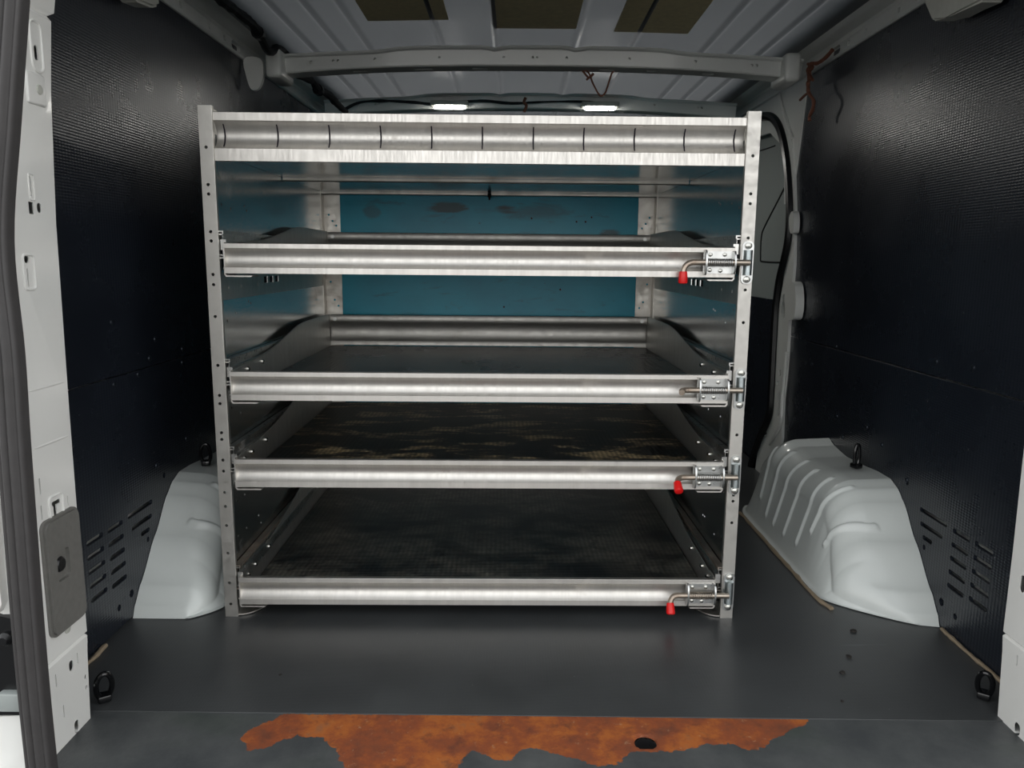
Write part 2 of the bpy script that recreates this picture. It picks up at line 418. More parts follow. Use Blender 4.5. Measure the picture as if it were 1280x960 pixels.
# side roof rails
def roof_rail(name, s, y1):
    f = lambda x: x if s > 0 else .10-x
    sec = [(.965, 1.398), (.944, 1.398), (.940, 1.404), (.940, 1.432), (.934, 1.440), (.905, 1.443), (.897, 1.448), (.885, 1.464), (.876, 1.468), (.850, 1.470), (.845, 1.474), (.845, 1.49), (.965, 1.49)]
    bm = bmesh.new(); prism(bm, [(f(x), z) for x, z in sec], 'y', 1.05, y1)
    o = struct(mk(name, bm, M['paint']))
    c = bmesh.new()
    for k, y in enumerate((1.45, 1.72, 1.93, 2.02, 2.20, 2.31)):
        w_ = .016 if k % 2 else .010
        box(c, f(.940)-.012, f(.940)+.012, y-w_/2, y+w_/2, 1.410, 1.424)
    prism(c, rrect(2.40, 1.417, .07, .024, .011), 'x', f(.94)-.013, f(.94)+.013)
    for y in (1.6, 1.85, 2.15, 2.35): cyl(c, (f(.862), y, 1.468), 'z', .005, .03, 10)
    cut(o, c)
    return o
roof_rail('trim_3', -1, 3.9); roof_rail('trim_4', 1, 3.9)
# roof bows
def bow(name, Y, zc):
    bm = bmesh.new(); n = 80; rows = []
    for i in range(n+1):
        x = -.78+1.66*i/n; u = (x-.05)/.80
        zb = zc-.030*abs(u)**2.6; zt = zc+.052-.022*abs(u)**2.2
        wv = .006*math.exp(-((x+.42)/.05)**2)+.005*math.exp(-((x-.5)/.05)**2)
        zt -= .010*(1/(1+math.exp((x+.40)/.02)))+.010*(1/(1+math.exp(-(x-.48)/.02)))
        for q in (-.07, .18): zt -= .007*math.exp(-((x-q)/.02)**2)
        sec = [(Y-.012, zt), (Y-.010, zt-.003), (Y, zt-.006), (Y+.006, zb+.004), (Y+.010, zb), (Y+.075, zb), (Y+.080, zb+.004), (Y+.086, zt), (Y+.10, zt+.003), (Y+.1, zt+.006), (Y-.012, zt+.004)]
        rows.append([bm.verts.new((x, a, b)) for a, b in sec])
    for i in range(n):
        a, b = rows[i], rows[i+1]; m_ = len(a)
        for k in range(m_): bm.faces.new((a[k], a[(k+1) % m_], b[(k+1) % m_], b[k]))
    bm.faces.new(rows[0]); bm.faces.new(rows[-1][::-1])
    o = struct(mk(name, bm, M['paint']))
    c = bmesh.new()
    for px, r in ((-.645, .0045), (-.575, .004), (-.560, .004), (-.445, .004), (-.245, .004), (-.045, .004), (.045, .004), (.058, .004), (.15, .004), (.345, .0045), (.55, .0045), (.725, .004), (.74, .005)):
        zz = zc+.024-.026*abs((px-.05)/.8)**2.4; cyl(c, (px, Y, zz), 'y', r, .03, 12)
    for px, L in ((-.30, .06), (-.12, .05), (.28, .05), (.42, .03), (.60, .04), (-.5, .05)):
        prism(c, rrect(px, Y+.042, L, .018, .008), 'z', zc-.06, zc+.012)
    cut(o, c)
    return o
bow1 = bow('trim_5', 2.50, 1.394); bow2 = bow('trim_6', 3.22, 1.402)
# end brackets of the first bow (left flange hangs over the lining)
for x0_, x1_ in ((-.775, -.725), (.815, .865)):
    bm = bmesh.new(); box(bm, x0_, x1_, 2.46, 2.60, 1.345, 1.43, .012, 3); mk('bow_bracket', bm, M['paint'], bow1)
bm = bmesh.new(); prism(bm, spline([(-.842, 1.40), (-.79, 1.40), (-.785, 1.35), (-.80, 1.315), (-.822, 1.31), (-.835, 1.34)], 4, True) and [(p.x, p.y) for p in spline([(-.842, 1.40, 0), (-.79, 1.40, 0), (-.785, 1.35, 0), (-.80, 1.315, 0), (-.822, 1.31, 0), (-.835, 1.34, 0)], 4, True)], 'y', 2.47, 2.485)
mk('bow_flange', bm, M['paint'], bow1)
# rear header over the door opening (above the frame)
bm = bmesh.new(); box(bm, -.80, .90, 1.02, 1.12, 1.40, 1.49, .01, 2); struct(mk('trim_7', bm, M['paint_pillar']))

# rear pillars
def pillar(name, X, s, yn, yf, leftside=True):
    """s = +1: inner face looks towards +x"""
    bm = bmesh.new(); back = X-s*.075
    # (z, x shift, near y shift, far y shift)
    zs = [(-.10, 0, 0, -.015), (0, 0, 0, -.012), (.12, 0, .0, -.004), (.148, 0, 0, 0), (.152, -.004*s, .002, -.002), (.156, 0, 0, 0), (.30, 0, 0, 0), (.55, 0, 0, .004), (.85, 0, .003, .012), (1.05, 0, .022, .028), (1.165, 0, .04, .045), (1.172, -.005*s, .043, .042), (1.18, 0, .044, .055), (1.30, .005*s, .065, .080), (1.43, .015*s, .10, .11)]
    rows = []
    for z, dx, dn, df in zs:
        a, b = yn+dn, yf+df
        sec = [(X+dx-s*.05, a-.034), (X+dx-s*.032, a-.036), (X+dx-s*.012, a-.026), (X+dx-s*.003, a-.010), (X+dx, a), (X+dx, b-.003), (X+dx-s*.003, b), (back, b), (back, a-.02)]
        rows.append([bm.verts.new((x, y, z)) for x, y in sec])
    for i in range(len(rows)-1):
        a, b = rows[i], rows[i+1]; m_ = len(a)
        for k in range(m_): bm.faces.new((a[k], a[(k+1) % m_], b[(k+1) % m_], b[k]))
    bm.faces.new(rows[0][::-1]); bm.faces.new(rows[-1])
    o = struct(mk(name, bm, M['paint_pillar'], angle=40))
    c = bmesh.new(); rows = []      # the pillar is a hollow sheet section
    for z, dx, dn, df in zs:
        if z < -.05 or z > 1.2: continue
        a, b = yn+dn+.005, yf+df-.005
        rows.append([c.verts.new((x, y, z)) for x, y in ((X-s*.0018+dx, a+.004), (X-s*.0018+dx, b), (back+s*.006, b), (back+s*.006, a+.004))])
    for i in range(len(rows)-1):
        a, b = rows[i], rows[i+1]
        for k in range(4): c.faces.new((a[k], a[(k+1) % 4], b[(k+1) % 4], b[k]))
    c.faces.new(rows[0][::-1]); c.faces.new(rows[-1]); cut(o, c)
    return o
PL = pillar('trim_8', -.74, 1, 1.118, 1.240)
PR = pillar('trim_9', .87, -1, 1.12, 1.275)
c = bmesh.new(); X = -.74
def pslot(x, y, w_, h_, r=None, X=-.74, d=.02):
    p = aX(x, y, X); prism(c, rrect(p.y, p.z, w_, h_, r or min(w_, h_)*.48, 4), 'x', X-d, X+.02)
pslot(50, 42, .003, .030); pslot(45, 66, .009, .022)
pslot(38, 233, .003, .030); pslot(39, 260, .012, .018, .001); pslot(49, 260, .011, .015)
pslot(33, 324, .012, .012); pslot(35, 347, .003, .028)
pslot(50, 608, .003, .026); pslot(52, 641, .003, .024); pslot(85, 626, .0025, .018)
pslot(70, 628, .022, .007, .002); pslot(69, 638, .008, .020, .002)
pslot(89, 832, .0115, .018); pslot(97, 823, .0028, .020); pslot(70, 851, .0028, .022)
pslot(107, 846, .006, .008); pslot(108, 859, .006, .007); pslot(80, 889, .0028, .022); pslot(96, 908, .013, .022)
cut(PL, c)
c = bmesh.new()
pslot(1271, 910, .014, .020, None, .87, -.02); c.free()
c = bmesh.new()
def pr_slot(x, y, w_, h_, r=None):
    p = aX(x, y, .87); prism(c, rrect(p.y, p.z, w_, h_, r or min(w_, h_)*.48, 4), 'x', .85, .89)
pr_slot(1271, 911, .016, .022); pr_slot(1271, 826, .003, .020); pr_slot(1278, 730, .012, .03)
cut(PR, c)
# dark hollow behind the pillar skin shows in the holes; pressed lip frames around two recesses
def ring_frame(px, py, w_, h_, r, th=.0025, name='pressed_edge', X=-.74, par=None, mat=None):
    p = aX(px, py, X); pts = [(X+.0005, a, b) for a, b in rrect(p.y, p.z, w_, h_, r, 5)]
    bm = bmesh.new(); tube(bm, pts, th, 8, closed=True); return mk(name, bm, mat or M['paint_pillar'], par)
ring_frame(36, 340, .026, .052, .006, .0022, par=PL)
ring_frame(70, 632, .036, .036, .006, .0022, par=PL)
ring_frame(39, 234, .012, .038, .003, .0012, par=PL)
ring_frame(45, 58, .028, .075, .012, .0022, par=PL)
p = aX(46, 112, -.74); bm = bmesh.new(); box(bm, -.745, -.7362, p.y-.028, p.y+.018, p.z-.024, p.z+.024, .0035, 3); mk('pressed_boss', bm, M['paint_pillar'], PL)
bm = bmesh.new(); tube(bm, [(-.737, p.y, p.z), (-.7345, p.y, p.z), (-.7338, p.y, p.z)], [.008, .007, .003], 14); mk('weld_nut', bm, M['cream'], PL)
p = aX(84, 786, -.74); bm = bmesh.new(); tube(bm, [(-.742, p.y, p.z), (-.738, p.y, p.z), (-.737, p.y, p.z)], [.009, .007, .003], 12); mk('weld_nut', bm, M['cream'], PL)
for zz in (.595, .505):   # shallow pressed swages
    bm = bmesh.new(); tube(bm, spline([(-.7445, 1.135, zz), (-.7432, 1.15, zz), (-.7432, 1.22, zz), (-.7445, 1.238, zz)], 4), .004, 8); mk('pressed_swage', bm, M['paint_pillar'], PL)

# ---- sliding door side at the right front
dm = bmesh.new(); box(dm, .985, 1.01, 2.60, 3.93, .655, 1.40, .001, 1); D1 = struct(mk('door_1', dm, M['paint_door']))
bm = bmesh.new(); box(bm, .975, .985, 2.60, 3.93, -.03, .657, .001, 1); mk('lower_lining', bm, M['lining'], D1)
bm = bmesh.new(); box(bm, 1.03, 1.05, 2.55, 3.95, -.12, 1.5); mk('outer_skin', bm, M['paint'], D1)
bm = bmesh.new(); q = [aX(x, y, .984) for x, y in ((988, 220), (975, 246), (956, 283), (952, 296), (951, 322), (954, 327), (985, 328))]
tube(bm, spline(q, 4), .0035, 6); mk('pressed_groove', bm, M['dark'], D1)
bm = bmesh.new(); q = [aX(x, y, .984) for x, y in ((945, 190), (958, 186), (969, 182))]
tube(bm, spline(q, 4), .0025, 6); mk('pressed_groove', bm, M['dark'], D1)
# header panel over the sliding door
hp = [(2.62, 1.42), (3.93, 1.42), (3.93, 1.30), (3.2, 1.29), (2.98, 1.275), (2.86, 1.22), (2.80, 1.14), (2.775, 1.0), (2.70, 1.0), (2.66, 1.2)]
bm = bmesh.new(); prism(bm, hp, 'x', .945, .958); struct(mk('trim_10', bm, M['paint']))
# pillar between sliding door and right lining
edgeL = [(966,140),(978,165),(984,190),(987,230),(988,270),(987,300),(983,330),(980,357),(974,390),(972.5,421),(970,463),(968,493),(965,517),(953,541),(949,557),(947,575),(944,600)]
edgeR = [(978,612),(976.5,590),(976,562),(978.5,547),(980,499),(983,472),(986,436),(987.6,405),(992,353),(994,330),(995,262),(993,195),(990,170),(986,150),(980,135)]
bm = bmesh.new(); prism(bm, [(p.y, p.z) for p in (aX(x, y, .945) for x, y in edgeL+edgeR)], 'x', .940, .975)
o = struct(mk('trim_11', bm, M['paint']))
c = bmesh.new()
for x, y, w_, h_ in ((979.5, 383, .05, .085), (975, 466, .02, .022), (972, 480, .02, .022), (957, 543, .03, .02), (970, 549, .008, .008), (973, 505, .03, .09)):
    p = aX(x, y, .94); prism(c, rrect(p.y, p.z, w_*.8, h_, min(w_, h_)*.3, 3), 'x', .93, .952)
cut(o, c)
bm = bmesh.new(); q = [aX(x, y, .938) for x, y in ((974,118),(979,140),(984,158),(990,172))]; tube(bm, spline(q, 5), .005, 8); mk('pressed_edge', bm, M['paint'], o)
bm = bmesh.new(); q = [aX(x, y, .938) for x, y in ((984,440),(981,470),(978,505),(976,530),(962,555))]; tube(bm, spline(q, 5), .007, 8); mk('pressed_edge', bm, M['paint'], o)

# ============================================================ WHEEL ARCHES
def arch_mesh(W=.205, SK=.075):
    """local frame: x from 0 at the wall to -0.20 at the inner foot, y from 0 (rear) to 0.82, z up"""
    bm = bmesh.new(); NY, NS = 320, 90; rows = []
    hk = [(0, 0.0), (.012, .025), (.045, .063), (.13, .150), (.20, .224), (.235, .249), (.275, .262), (.34, .262), (.42, .256), (.53, .252), (.62, .262), (.66, .276), (.70, .262), (.76, .22), (.81, .12), (.84, .0)]
    def lerp(tab, v):
        for (a, b), (c_, d) in zip(tab, tab[1:]):
            if v <= c_: t = (v-a)/(c_-a); t = t*t*(3-2*t)*.35+t*.65; return b+(d-b)*t
        return tab[-1][1]
    for j in range(NY+1):
        y = .84*j/NY; h = lerp(hk, y)
        wd = W
        if y < .10: wd = W*(1-(1-y/.10)**2.4*(.80 if SK else .35))
        if y > .74: wd = W-.03*((y-.74)/.10)**2
        skew = .085*max(0, 1-y/.12)**0   # foot line runs forward towards the inside
        row = []
        r = min(.085, h*.75, wd*.6)
        # section: wall edge -> top -> rounded shoulder -> inner side (leans out to the foot) -> foot flange
        lean = .035*min(1, h/.2)
        P = [(0, h)]
        xt = -(wd-lean-r)
        P.append((xt, h-.004))
        for k in range(1, 13):
            t = PI/2*k/12; P.append((xt-r*math.sin(t), h-.004-r*(1-math.cos(t))))
        P.append((-wd, 0.004)); P.append((-wd-.010, .002))
        # resample by length
        L = [0]
        for a, b in zip(P, P[1:]): L.append(L[-1]+math.hypot(b[0]-a[0], b[1]-a[1]))
        for s in range(NS+1):
            d = L[-1]*s/NS
            for q in range(len(P)-1):
                if d <= L[q+1]+1e-9: break
            t = (d-L[q])/max(1e-9, L[q+1]-L[q])
            x = P[q][0]+(P[q+1][0]-P[q][0])*t; z = P[q][1]+(P[q+1][1]-P[q][1])*t
            nx_ = P[q+1][1]-P[q][1]; nz_ = -(P[q+1][0]-P[q][0]); ln = math.hypot(nx_, nz_) or 1
            # pressed ribs
            yy = y; u = d/L[-1]; b_ = 0
            for rb, (u0, u1), sl in ((.335, (.30, .86), .05), (.43, (.30, .88), .04), (.52, (.28, .88), .03), (.60, (.30, .88), .0), (.68, (.35, .80), -.02)):
                dy = (y-rb-sl*(u-.5)*1.2)/.0075
                if abs(dy) < 1 and u0 < u < u1: b_ = max(b_, .006*(1-dy*dy)*min(1, (u-u0)/.03, (u1-u)/.03))
            for rb, (u0, u1) in ((.155, (.22, .70)), (.245, (.25, .72))):
                dy = (y-rb-.16*max(0, (u-.30))**1.3*.9)/.0075
                if abs(dy) < 1 and u0 < u < u1: b_ = max(b_, .007*(1-dy*dy)*min(1, (u-u0)/.03, (u1-u)/.03))
            x += nx_/ln*b_; z += nz_/ln*b_
            # foot line is set back on the inside corner
            y2 = y+SK*(max(0, -x)/.2)**1.5*max(0, 1-y/.30)
            row.append(bm.verts.new((x, y2, max(z, .001))))
        rows.append(row)
    for j in range(NY):
        for s in range(NS):
            bm.faces.new((rows[j][s], rows[j][s+1], rows[j+1][s+1], rows[j+1][s]))
    return bm
arch = mk('wheel_arch', arch_mesh(), M['paint_arch'], angle=60, loc=(WR-.001, 1.595, 0))
tag(arch, 'light grey painted wheel arch with pressed ribs along the right wall', 'wheel arch', 'painted wheel arches')
bm = arch_mesh(.178, .0); bmesh.ops.scale(bm, vec=(-1, 1, 1), verts=bm.verts); bmesh.ops.reverse_faces(bm, faces=bm.faces)
archl = mk('wheel_arch', bm, M['paint_arch'], angle=60, loc=(WL+.001, 1.595, 0))
tag(archl, 'light grey painted wheel arch beside the left side of the rack', 'wheel arch', 'painted wheel arches')
# sealant beads along the arch feet and floor edges
def bead(pts, r, lab):
    bm = bmesh.new(); P = spline(pts, 8)
    P = [p+Vector((noise.noise(p*30)*.003, noise.noise(p*40+Vector((5, 0, 0)))*.002, 0)) for p in P]
    tube(bm, P, [r*(1+.5*noise.noise(p*60)) for p in P], 6)
    o = mk('sealant_bead', bm, M['sealant'], None); return tag(o, lab, 'sealant')
bead([(.726, 2.36, .003), (.727, 2.1, .003), (.727, 1.9, .003), (.729, 1.74, .003), (.742, 1.675, .003)], .005, 'tan dirty sealant bead along the foot of the right wheel arch')
bead([(.944, 1.58, .004), (.942, 1.48, .004), (.944, 1.38, .004), (.94, 1.33, .004)], .004, 'pale sealant strip between floor and right lining near rear pillar')
bead([(-.842, 1.47, .004), (-.84, 1.42, .004), (-.84, 1.36, .004)], .004, 'pale sealant strip between floor and left lining near rear pillar')

# ============================================================ THE RACK
rack = empty('drawer_rack', (-.075, 1.62, 0), R(.9))
tag(rack, 'silver aluminium van rack with four pull-out drawers standing on the dark floor', 'shelving rack')
HW, DEP, TOP = .5725, .975, 1.102; PW = .5505
def holes_y(o, pts, y, r=.0035, d=.02):
    c = bmesh.new()
    for x, z in pts: cyl(c, (x, y, z), 'y', r, d, 10)
    cut(o, c)
LZ = [1.020,.946,.927,.851,.832,.763,.742,.675,.571,.506,.488,.424,.409,.363,.338,.290,.258,.214,.150,.080,.03]
RZ = [1.014,.938,.918,.848,.740,.671,.488,.426,.340,.290,.276,.226,.100,.03]
for s, ZZ in ((-1, LZ), (1, RZ)):
    bm = bmesh.new(); a, b = sorted((s*HW, s*(HW-.028)))
    L = [(s*HW, 0), (s*(HW-.027), 0), (s*(HW-.028), .001), (s*(HW-.028), .010), (s*(HW-.0255), .010), (s*(HW-.0255), .003), (s*(HW-.003), .003), (s*(HW-.003), .030), (s*HW, .030)]
    prism(bm, L, 'z', 0, TOP); o = mk('front_post', bm, M['alu'], rack)
    holes_y(o, [(s*(HW-.013), z) for z in ZZ], 0, .0034, .008)
    bm = bmesh.new()
    L = [(s*HW, 0), (s*(HW-.003), 0), (s*(HW-.003), -.003+.0), (s*HW, -.003)]
    y0_, y1_ = DEP-.040, DEP
    L = [(s*(PW+.000), y0_), (s*(PW-.003), y0_), (s*(PW-.003), y1_-.003), (s*(PW-.056), y1_-.003), (s*(PW-.056), y1_), (s*(PW), y1_)]
    prism(bm, L, 'z', 0, TOP-.02); o = mk('rear_post', bm, M['alu_dirty'], rack)
    zz = [.94, .92, .905, .87, .80, .75, .72, .66, .64]
    holes_y(o, [(s*(PW-.018-.012*(k % 3)), z) for k, z in enumerate(zz)], y1_, .0035, .01)
    # side sheet
    bm = bmesh.new(); xa, xb = sorted((s*(PW+.0002), s*(PW+.0014))); box(bm, xa, xb, .004, DEP-.001, .02, 1.05)
    o = mk('side_panel', bm, M['alu_side'], rack)
    c = bmesh.new()
    for zc_ in (.92, .68, .46, .27, .16):
        for yy in (.045, .10, .19, .205): cyl(c, (s*PW, yy, zc_+random.uniform(-.02, .02)), 'x', .0032, .04, 8)
    for yy in (.325, .372, .419): box(c, s*PW-.03, s*PW+.03, yy-.016, yy+.016, .736, .752)
    cut(o, c)
    # curved sheet lip along the top
    bm = bmesh.new(); pr_ = [(.004, 1.086), (.004, 1.100), (.05, 1.099), (.12, 1.093), (.22, 1.080), (.40, 1.068), (1.0, 1.064), (1.0, 1.05), (.004, 1.05)]
    prism(bm, pr_, 'x', xa, xb); mk('top_side_lip', bm, M['alu'], rack)
    # spare slide mounting strip between first and second drawer
    bm = bmesh.new(); xa, xb = sorted((s*(PW-.0010), s*(PW))); box(bm, xa, xb, .012, DEP-.045, .708, .768)
    o = mk('mounting_strip', bm, M['alu'], rack); c = bmesh.new()
    for yy in (.325, .372, .419): box(c, s*PW-.03, s*PW+.03, yy-.016, yy+.016, .736, .752)
    for yy in (.06, .14, .26, .30): cyl(c, (s*PW, yy, .735), 'x', .004, .06, 8)
    cut(o, c)
    # foot plate with rounded inner corner
    bm = bmesh.new(); a0 = s*(HW-.003); pts = [(a0, .003), (s*(HW-.028), .003)]
    for k in range(9):
        t = PI/2*k/8; pts.append((s*(HW-.028-.052*math.sin(t)), .003+.075*(1-math.cos(t))))
    pts.append((a0, .078)); prism(bm, pts, 'z', .002, .005)
    rim = [(p[0], p[1], .006) for p in pts[1:-1]]; tube(bm, rim, .003, 6)
    mk('foot_plate', bm, M['alu_dirty'], rack)
# teal sheet closing the back
bm = bmesh.new(); box(bm, -HW+.003, HW-.003, DEP+.001, DEP+.007, .03, 1.075); o = mk('back_panel', bm, M['teal'], rack); o['label'] = 'teal painted back panel with dark smears'
c = bmesh.new()
for x, z in ((.14, .935), (.14, .86), (.29, .925), (.32, .925), (.34, .94), (.24, .70), (.05, .64)): cyl(c, (x, DEP+.003, z), 'y', .0035, .03, 8)
cut(o, c)
# top tray: underside sheet, middle and rear cross bars
bm = bmesh.new(); box(bm, -PW+.001, PW-.001, .016, DEP-.004, 1.0125, 1.0145); mk('top_sheet', bm, M['alu_side'], rack)
bm = bmesh.new(); box(bm, -PW+.003, PW-.003, .018, DEP-.006, 1.0148, 1.020); mk('unseen_bounce_blocker', bm, M['mat4'], rack)  # unseen dark sheet, added to stop the rack top bouncing sky onto the ceiling
for nm, yy, z0, zz in (('middle_crossbar', .505, 1.003, 1.012), ('rear_crossbar', .94, 1.004, 1.012)):
    bm = bmesh.new(); prism(bm, [(yy, zz), (yy, z0+.002), (yy+.002, z0), (yy+.018, z0), (yy+.018, z0+.003), (yy+.003, z0+.004), (yy+.003, zz)], 'x', -PW+.002, PW-.002)
    mk(nm, bm, M['alu_dirty'], rack)
bm = bmesh.new(); box(bm, -.006, .006, .930, .938, .998, 1.012, .002); cyl(bm, (0, .934, .998), 'z', .003, .016, 8); mk('crossbar_clip', bm, M['dark'], rack)
# top front rail with its marker ticks
TR0, TRH, TRD = .994, .0965, .0145
bm = bmesh.new(); prism(bm, [(y+.004, z+TR0) for y, z in rail_profile(TRH, .0185, .0265, TRD)], 'x', -HW+.0285, HW-.0285)
trail = mk('top_rail', bm, M['alu_rail'], rack, angle=30)
for x in (281, 347, 411.5, 475.6, 539.4, 603, 667, 730.5, 794.5, 857.6, 921):
    p = aY(x, 170, 1.62+.01); lx = p.x+.075
    bm = bmesh.new(); vs = []
    for k in range(13):
        t = .04+.88*k/12; yy = .004+.003+TRD*math.sin(PI*t)**.75-.0005; z = TR0+.0265+(TRH-.0185-.0265)*t
        ww = .0017*(1-.5*abs(t-.5)); dx = random.uniform(-.0002, .0002)
        vs.append((bm.verts.new((lx-ww+dx, yy, z)), bm.verts.new((lx+ww+dx, yy, z))))
    for a, b in zip(vs, vs[1:]): bm.faces.new((a[0], a[1], b[1], b[0]))
    q = bmesh.ops.solidify(bm, geom=bm.faces[:], thickness=.0003)
    o = mk('marker_tick', bm, M['ink'], trail)

# ---- drawers
DW = .531
def drawer(zb, matkey, grip, slmat, rod, xo=0, yo=0):
    """one pull-out tray; origin at the rail's lower edge"""
    bm = bmesh.new(); box(bm, -DW+.002, DW-.002, .012, .93, .006, .008)
    d = mk('drawer', bm, M['alu_dirty'], rack, loc=(xo, yo, zb))
    bm = bmesh.new(); prism(bm, [(y-.008, z) for y, z in rail_profile(.062, .012, .014, .0085)], 'x', -DW, DW); mk('front_rail', bm, M['alu_rail'], d, angle=30)
    # rear rail (seen from inside)
    bm = bmesh.new(); prof = rail_profile(.100, .026, .016, .009)
    prism(bm, [(y+.925, z+.016) for y, z in prof], 'x', -DW+.004, DW-.004); mk('rear_rail', bm, M['alu'], d, angle=50)
    for s in (-1, 1):
        top = [(p.x, p.y) for p in spline([(.004, .061, 0), (.06, .064, 0), (.16, .068, 0), (.27, .076, 0), (.40, .094, 0), (.52, .112, 0), (.62, .1175, 0), (.80, .1175, 0), (.926, .117, 0)], 4)]
        bm = bmesh.new(); a, b = sorted((s*(DW-.002), s*DW)); prism(bm, [(.004, .004)]+top+[(.926, .004)], 'x', a, b)
        # rolled top edge
        tube(bm, [(s*(DW-.001), y, z) for y, z in top], .0016, 6)
        mk('drawer_side', bm, M['alu'] if s < 0 else M['alu'], d)
        for yy, zz in ((.045, .050), (.095, .053), (.20, .056)):
            bm = bmesh.new(); tube(bm, [(s*(DW-.002), yy, zz), (s*(DW-.006), yy, zz), (s*(DW-.008), yy, zz)], [.0060, .0055, .003], 10); mk('side_bolt', bm, M['boltbright'], d)
        # bright corner screws in the rear rail
        bm = bmesh.new(); cyl(bm, (s*(DW-.02), .924, .102), 'y', .006, .005, 12); mk('rear_bolt', bm, M['zinc'], d)
        # wrap-round corner bracket under the rail end
        x1_ = s*(DW+.0025); x0_ = s*(DW); xi = s*(DW-.052)
        pts = [(x0_, .064), (x1_, .064), (x1_, -.003), (s*(DW-.001), -.0075), (xi, -.0075), (xi-s*.004, -.005), (xi, -.0045), (s*(DW-.003), -.0045), (x0_, -.001)]
        bm = bmesh.new(); prism(bm, pts, 'y', -.006, .040); mk('corner_bracket', bm, M['alu_rail'], d)
        bm = bmesh.new(); cyl(bm, (s*(DW+.004), .004, .009), 'x', .0042, .005, 10); mk('bracket_rivet', bm, M['boltbright'], d)
    # mat
    bm = bmesh.new(); box(bm, -DW+.004, DW-.004, .012, .924, .0085, .0135, .001, 1); mk('rubber_mat', bm, M[matkey], d)
    # latch on the right end of the rail
    c0 = DW-.066; c1 = DW-.004; zc_ = .031
    bm = bmesh.new(); prism(bm, rrect((c0+c1)/2, zc_, c1-c0, .046, .004), 'y', -.0118, -.0088); mk('latch_plate', bm, M['zinc'], d)
    for x, z in ((c0+.014, zc_+.016), (c0+.044, zc_+.016), (c0+.014, zc_-.016), (c0+.036, zc_-.017)):
        bm = bmesh.new(); tube(bm, [(x, -.011, z), (x, -.0145, z), (x, -.0155, z)], [.0048, .0042, .002], 8); mk('latch_rivet', bm, M['boltbright'], d)
    yr = -.0215
    for x, hh in ((c0+.003, .026), (c1+.001, .024)):
        bm = bmesh.new(); o_ = []
        for k in range(17):
            t = PI*k/16; o_.append((yr+.004-.011*math.sin(t)*1.0, zc_+hh*math.cos(t)))
        o_ += [(-.009, zc_-hh), (-.009, zc_+hh)]
        prism(bm, o_, 'x', x-.0018, x+.0018); mk('latch_lug', bm, M['zinc'], d)
    bm = bmesh.new(); L = []; n = 13*14
    for k in range(n+1):
        t = k/14*2*PI; L.append((c0+.006+(c1-c0-.010)*k/n, yr+.0076*math.cos(t), zc_+.0076*math.sin(t)))
    tube(bm, L, .00125, 6); mk('latch_spring', bm, M['zinc'] if rod < 2 else M['worn_steel'], d)
    xr = DW+.028
    if grip == 'down': H = [(xr, yr, zc_), (c0-.024, yr, zc_), (c0-.034, yr-.001, zc_-.003), (c0-.041, yr-.002, zc_-.010), (c0-.044, yr-.002, zc_-.022)]; gd = Vector((-.001, 0, -1))
    elif grip == 'front': H = [(xr, yr, zc_), (c0-.022, yr, zc_), (c0-.032, yr-.003, zc_), (c0-.038, yr-.010, zc_-.001), (c0-.040, yr-.022, zc_-.002)]; gd = None
    elif grip == 'frontdown': H = [(xr, yr, zc_), (c0-.022, yr, zc_), (c0-.032, yr-.003, zc_-.001), (c0-.038, yr-.010, zc_-.004), (c0-.040, yr-.018, zc_-.009)]; gd = Vector((0, -.8, -.62))
    else: H = [(xr, yr, zc_), (c0-.020, yr, zc_), (c0-.030, yr-.002, zc_-.002), (c0-.036, yr-.006, zc_-.009), (c0-.038, yr-.010, zc_-.016)]; gd = Vector((0, -.45, -.9))
    bm = bmesh.new(); P = [Vector(H[0]), Vector((c0, yr, zc_))]+spline(H[1:], 5); tube(bm, P, .0062, 12)
    if gd is None:
        pass
    mk('latch_bolt', bm, M['worn_steel'], d)
    if gd is not None:
        gd = gd.normalized(); e0 = Vector(H[-1]); bm = bmesh.new()
        tube(bm, [e0-gd*.003, e0, e0+gd*.018, e0+gd*.021, e0+gd*.0225], [.0078, .0085, .0098, .0088, .005], 14)
        o = mk('handle_grip', bm, M['red'], d); o['label'] = 'red plastic grip on the latch handle'
    # keeper on the post, in rack coordinates
    kx = HW-.0145+.002; kz = zb+zc_
    bm = bmesh.new(); prism(bm, rrect(kx, kz, .024, .088, .009), 'y', -.0035, -.0005); kp = mk('latch_keeper', bm, M['zinc'], rack)
    bm = bmesh.new(); o_ = []
    for k in range(13):
        t = PI*k/12; o_.append((kx-.0095*math.cos(t), -.003-.012*math.sin(t)))
    prism(bm, o_, 'z', kz-.026, kz+.026); mk('keeper_sleeve', bm, M['zinc_blue'], kp)
    for zz in (kz+.035, kz-.035):
        bm = bmesh.new(); tube(bm, [(kx, -.003, zz), (kx, -.0075, zz), (kx, -.009, zz)], [.0075, .0068, .003], 6+6); mk('keeper_bolt', bm, M['boltbright'], kp)
    # slides
    for s in (-1, 1):
        xa = s*(PW-.0016); xb = s*(DW+.0005); z0, z1 = zb+.030, zb+.0875; t = .0028
        bm = bmesh.new()
        C = [(xa, z0), (xa, z1), (xa-s*.014, z1), (xa-s*.014, z1-.007), (xa-s*(.014-t), z1-.007), (xa-s*(.014-t), z1-t), (xa-s*t, z1-t), (xa-s*t, z0+t), (xa-s*(.014-t), z0+t), (xa-s*(.014-t), z0+.007), (xa-s*.014, z0+.007), (xa-s*.014, z0)]
        prism(bm, C, 'y', .004, .93)
        o = mk('drawer_slide', bm, slmat, rack)
        i1, i0 = z1-.006, z0+.006; xm = xa-s*.004
        bm = bmesh.new()
